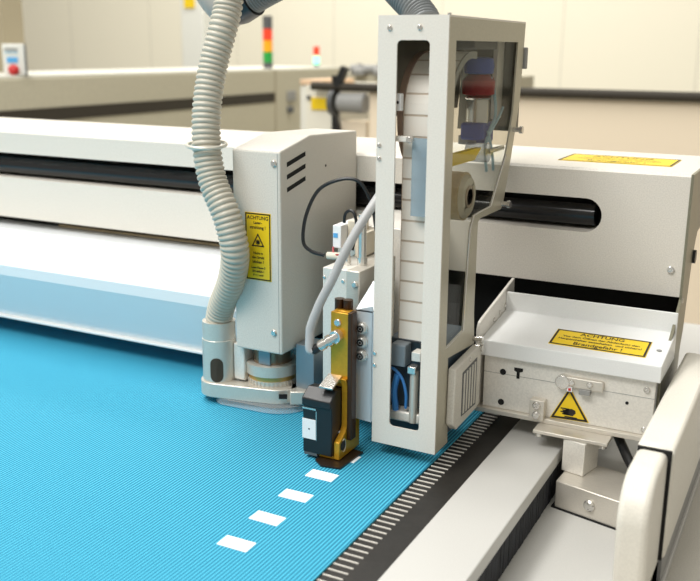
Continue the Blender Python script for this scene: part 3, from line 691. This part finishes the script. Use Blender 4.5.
TR = thing('tape_roll', (-.352, .928, .242), 'beige roll of tape with pale core behind the clear side cover', 'tape roll')
tc = V((-.352, .9330, .2690)); ax = V((1, 0, 0))
MB().lathe(tc + ax * -.016, [(0, .012), (0, .0260), (.0270, .0260), (.0270, .012)], 40, ax).build('tape', 'tape', TR)
MB().lathe(tc + ax * .0111, [(0, .0235), (.0006, .0235), (.0045, .0200), (.0045, .0125), (0, .0125)], 40, ax).build('tape_side', 'tape_side', TR)
MB().lathe(tc + ax * .004, [(0, .0), (0, .0122), (.0125, .0122), (.0125, .0085), (.002, .0085), (.002, 0)], 32, ax).build('core', 'liner', TR)
MB().cyl(tc + V((-.04, 0, 0)), tc + V((.006, 0, 0)), .004, n=16).build('spindle', 'steel', TR)

# exhaust hose arch
b = MB(); EP = [(-.3720, .885, .4440), (-.3800, .892, .4530), (-.4010, .902, .4700), (-.4400, .922, .4950), (-.4950, .945, .5100), (-.5450, .960, .5050), (-.5950, .968, .4900), (-.6420, .975, .4720)]
corrugated(b, EP, .0165, .0018, .0040, n=26, sub=5)
X = thing('exhaust_hose', (-.5, .93, .445), 'bluish grey corrugated hose arching out of the dispenser top', 'hose')
b.build('hose_tube', 'hose_blue', X, smooth=60)
d = (V(EP[-1]) - V(EP[-2])).normalized(); e = V(EP[-1])
MB().lathe(e - d * .012, [(0, .0160), (0, .0192), (.022, .0205), (.030, .019), (.030, .012)], 32, d).build('rubber_cuff', 'black', X)
MB().tube(spline([e + d * .016, e + d * .035 + V((0, .004, -.002)), e + V((-.055, .005, .004)), e + V((-.068, .006, .030)), e + V((-.071, .008, .09))], 8), .0145, 20).build('hose_elbow', mat('pale_grey_pipe', (.36, .36, .34), .4), X)

# =================================================================== neighbouring machine and far things
N = thing('neighbour_machine', (-2.7, 3, FL), 'long beige machine body with dark groove behind the grey beam', 'machine')
MB().box(-2.95, -2.5, .8, 4.75, FL, .316).build('machine_body', 'far_paint', N, bevel=.006)
MB().box(-2.95, -2.502, .8, 4.74, .3155, .324).build('top_ledge', 'far_light', N, bevel=.003)  # strip on the body, light on its top put into the pale colour
MB().box(-2.502, -2.497, .8, 4.03, .163, .209).build('side_groove', 'far_slot', N)
MB().box(-2.51, -2.498, 4.035, 4.043, -.3, .318).build('panel_joint', 'column', N)
MB().box(-2.50, -2.488, 4.150, 4.225, .162, .212).build('switch_box', 'grey_mid', N, bevel=.003)
MB().cyl((-2.50, 4.17, .118), (-2.48, 4.17, .118), .018).build('selector_knob', 'grey_dark', N)
# emergency stop box
E_ = thing('emergency_stop_box', (-2.535, 2.395, .325), 'small pale control box with red button at far left', 'control box')
ex, ey, ez = -2.535, 2.395, .324
ang = math.radians(47)
u = V((math.cos(ang), math.sin(ang), 0)); w = V((-math.sin(ang), math.cos(ang), 0))
c = V((ex, ey, ez + .052))
MB().obox(c, u, w, (0, 0, 1), .072, .05, .104).build('case', 'duct', E_, bevel=.004)
MB().obox(c + u * .038, u, w, (0, 0, 1), .006, .051, .104).build('case_edge', 'grey_dark', E_)
f = c - w * .0255
for dz, h, m in ((.034, .008, 'grey_mid'), (.024, .006, 'pale_tube')): MB().obox(f + V((0, 0, dz)) - u * .008, u, w, (0, 0, 1), .042, .002, h).build('label_strip', m, E_)
MB().obox(f + V((0, 0, -.001)) - u * .006, u, w, (0, 0, 1), .036, .002, .019).build('blue_label', 'blue_lbl', E_)
MB().ball(f + V((0, 0, -.034)) - u * .004 - w * .004, .0185, 20).build('stop_button', 'red', E_, label='red mushroom button')
# signal towers
def tower(x, y, z, sc, segs, label, foot):
    t = thing('signal_tower', (x, y, z), label, 'signal light', 'stacked signal lights')
    h = z
    for nm, hh, m in segs:
        MB().lathe((x, y, h), [(0, .02 * sc), (.001, .024 * sc), (hh - .002, .024 * sc), (hh, .021 * sc)], 24).build(nm, m, t); h += hh
tower(-2.56, 4.07, .3235, 1.0, [('base', .030, 'grey_dark'), ('green_lamp', .052, 'green_l'), ('amber_lamp', .055, 'orange_l'), ('red_lamp', .055, 'red_l'), ('cap', .062, 'grey_dark')], 'tall signal light with dark cap over red, amber and green lamps', 0)
tower(-2.61, 4.655, .3235, .72, [('base', .014, 'grey_dark'), ('green_lamp', .047, 'green_on'), ('red_lamp', .050, 'red_l')], 'short signal light with lit green lamp under a red one', 0)
# column, duct
MB().box(-2.852, -2.795, 2.6, 2.7, FL, 2.6).build('trim_1', 'column', kind='structure')
MB().box(-2.885, -2.853, 2.62, 2.7, FL, 2.6).build('trim_2', 'cab', kind='structure')
DU = thing('air_duct', (-3.7, 5, FL), 'pale grey vertical duct with yellow tag behind the hose', 'duct')
MB().box(-3.80, -3.625, 5, 5.2, FL, 1.8).build('duct_body', 'duct', DU, bevel=.01)
MB().box(-3.765, -3.685, 4.994, 5, .665, .76).build('yellow_tag', 'yellow', DU)
# far winding unit
F = thing('winding_cabinet', (-1.68, 3.15, FL), 'cream machine cabinet with yellow sign far behind the beam', 'machine cabinet')
MB().box(-1.745, -1.60, 3.03, 3.45, FL, .292).build('cabinet_body', 'cab', F, bevel=.004)
MB().box(-1.772, -1.745, 3.04, 3.45, FL, .286).build('cabinet_side', 'far_light', F)
MB().box(-1.772, -1.68, 3.035, 3.30, .2925, .312).build('cabinet_top', mat('orange_tan_panel', (.78, .55, .36), .6), F, bevel=.003)
MB().box(-1.718, -1.648, 3.024, 3.03, .205, .248).build('yellow_sign', 'yellow', F)
MB().box(-1.737, -1.722, 3.024, 3.03, .240, .255).build('button', 'grey_dark', F)
MB().cyl((-1.618, 3.0, .235), (-1.600, 3.0, .235), .045, n=28).build('bearing_disc', 'grey_dark', F)
MB().obox((-1.607, 3.005, .16), (0, 0, 1), (1, 0, 0), (0, 1, 0), .34, .014, .03).build('bracket_arm', 'black', F)
MB().obox((-1.590, 2.995, .150), (.35, 0, -1), (1, 0, .35), (0, 1, 0), .15, .012, .02).build('bracket_arm', 'black', F)
MB().obox((-1.580, 3.0, .325), (.45, 0, 1), (1, 0, -.45), (0, 1, 0), .075, .022, .03).build('bracket_arm', 'black', F)
o = MB().cyl((-1.700, 3.0, .2905), (1.6, 3.0, .2905), .0150, n=24).build('roller_tube', 'far_slot'); tag(o, 'long black tube across the background above the cream cloth', 'tube')
o = MB().lathe((-1.585, 3.0, .235), [(0, .012), (0, .034), (.100, .037), (.105, .030), (.105, 0)], 32, V((1, 0, 0))).build('winding_roll', 'grey_mid'); tag(o, 'grey winding roll below the left end of the black tube', 'roll')
o = MB().box(-1.475, 1.6, 3.0155, 3.020, FL, .285).build('cloth_web', 'cloth'); tag(o, 'plain cream cloth hanging behind the black tube', 'cloth')
o = MB().box(-1.59, -1.49, 3.02, 3.1, FL, .170).build('roll_support', 'cloth'); tag(o, 'beige support below the grey winding roll', 'support')
Q = thing('far_roller_bed', (-1.4, 3.9, FL), 'grey roller bed with tangled fittings beyond the winding roll', 'machine')
MB().box(-1.98, -1.2, 3.8, 4.1, FL, .315).build('bed_body', 'far_paint', Q)
MB().cyl((-1.95, 3.8, .335), (-1.2, 3.8, .335), .020, n=16).build('bed_roller', 'grey_mid', Q)
for x in (-1.9, -1.80, -1.72, -1.64, -1.55): MB().lathe((x, 3.78, .31), [(0, .03), (.02, .032), (.035, .02), (.050, .012)], 14).build('bed_fitting', 'grey_mid' if x < -1.75 else 'far_paint', Q)

# =================================================================== camera and light
for o in ROOTS: o.location.z += LIFT
f, yaw, pitch, roll = 927.83, math.radians(27.1426), math.radians(14.5634), math.radians(-.5141)
fw = V((-math.sin(yaw) * math.cos(pitch), math.cos(yaw) * math.cos(pitch), -math.sin(pitch)))
rt = V((math.cos(yaw), math.sin(yaw), 0)); dn = fw.cross(rt)
r2 = rt * math.cos(roll) + dn * math.sin(roll); d2 = -rt * math.sin(roll) + dn * math.cos(roll)
cam = bpy.data.cameras.new('camera'); cam.sensor_width = 36; cam.sensor_fit = 'HORIZONTAL'; cam.lens = f / 700 * 36; cam.clip_start = .02; cam.clip_end = 60
co = bpy.data.objects.new('camera', cam); COL.objects.link(co)
Rm = Matrix((r2, -d2, -fw)).transposed().to_4x4(); Rm.translation = V((0, 0, .42 + LIFT)); co.matrix_world = Rm
cam.dof.use_dof = True; cam.dof.focus_distance = 1.02; cam.dof.aperture_fstop = 6.5
S.camera = co

wd = bpy.data.worlds.new('world'); S.world = wd; wd.use_nodes = True
wd.node_tree.nodes['Background'].inputs[0].default_value = (1.0, .955, .86, 1); wd.node_tree.nodes['Background'].inputs[1].default_value = .44
def area(name, loc, target, size, size_y, energy, col):
    l = bpy.data.lights.new(name, 'AREA'); l.shape = 'RECTANGLE'; l.size = size; l.size_y = size_y; l.energy = energy; l.color = col
    o = bpy.data.objects.new(name, l); COL.objects.link(o); o.location = loc
    o.rotation_euler = (V(target) - V(loc)).to_track_quat('-Z', 'Y').to_euler(); return o
area('ceiling_light', (-1.15, -1.0, 3.6), (-.7, .9, .9), 2.0, 1.0, 84, (1, .985, .95))
area('ceiling_light', (-1.7, 1.0, 4.0), (-.8, .9, .9), 2.6, .7, 102, (1, .985, .95))
area('ceiling_light', (-3.0, 4.2, 4.2), (-3.0, 6, .9), 5, 1.2, 200, (1, .97, .9))
S.view_settings.view_transform = 'Standard'; S.view_settings.look = 'None'; S.view_settings.exposure = 0.0
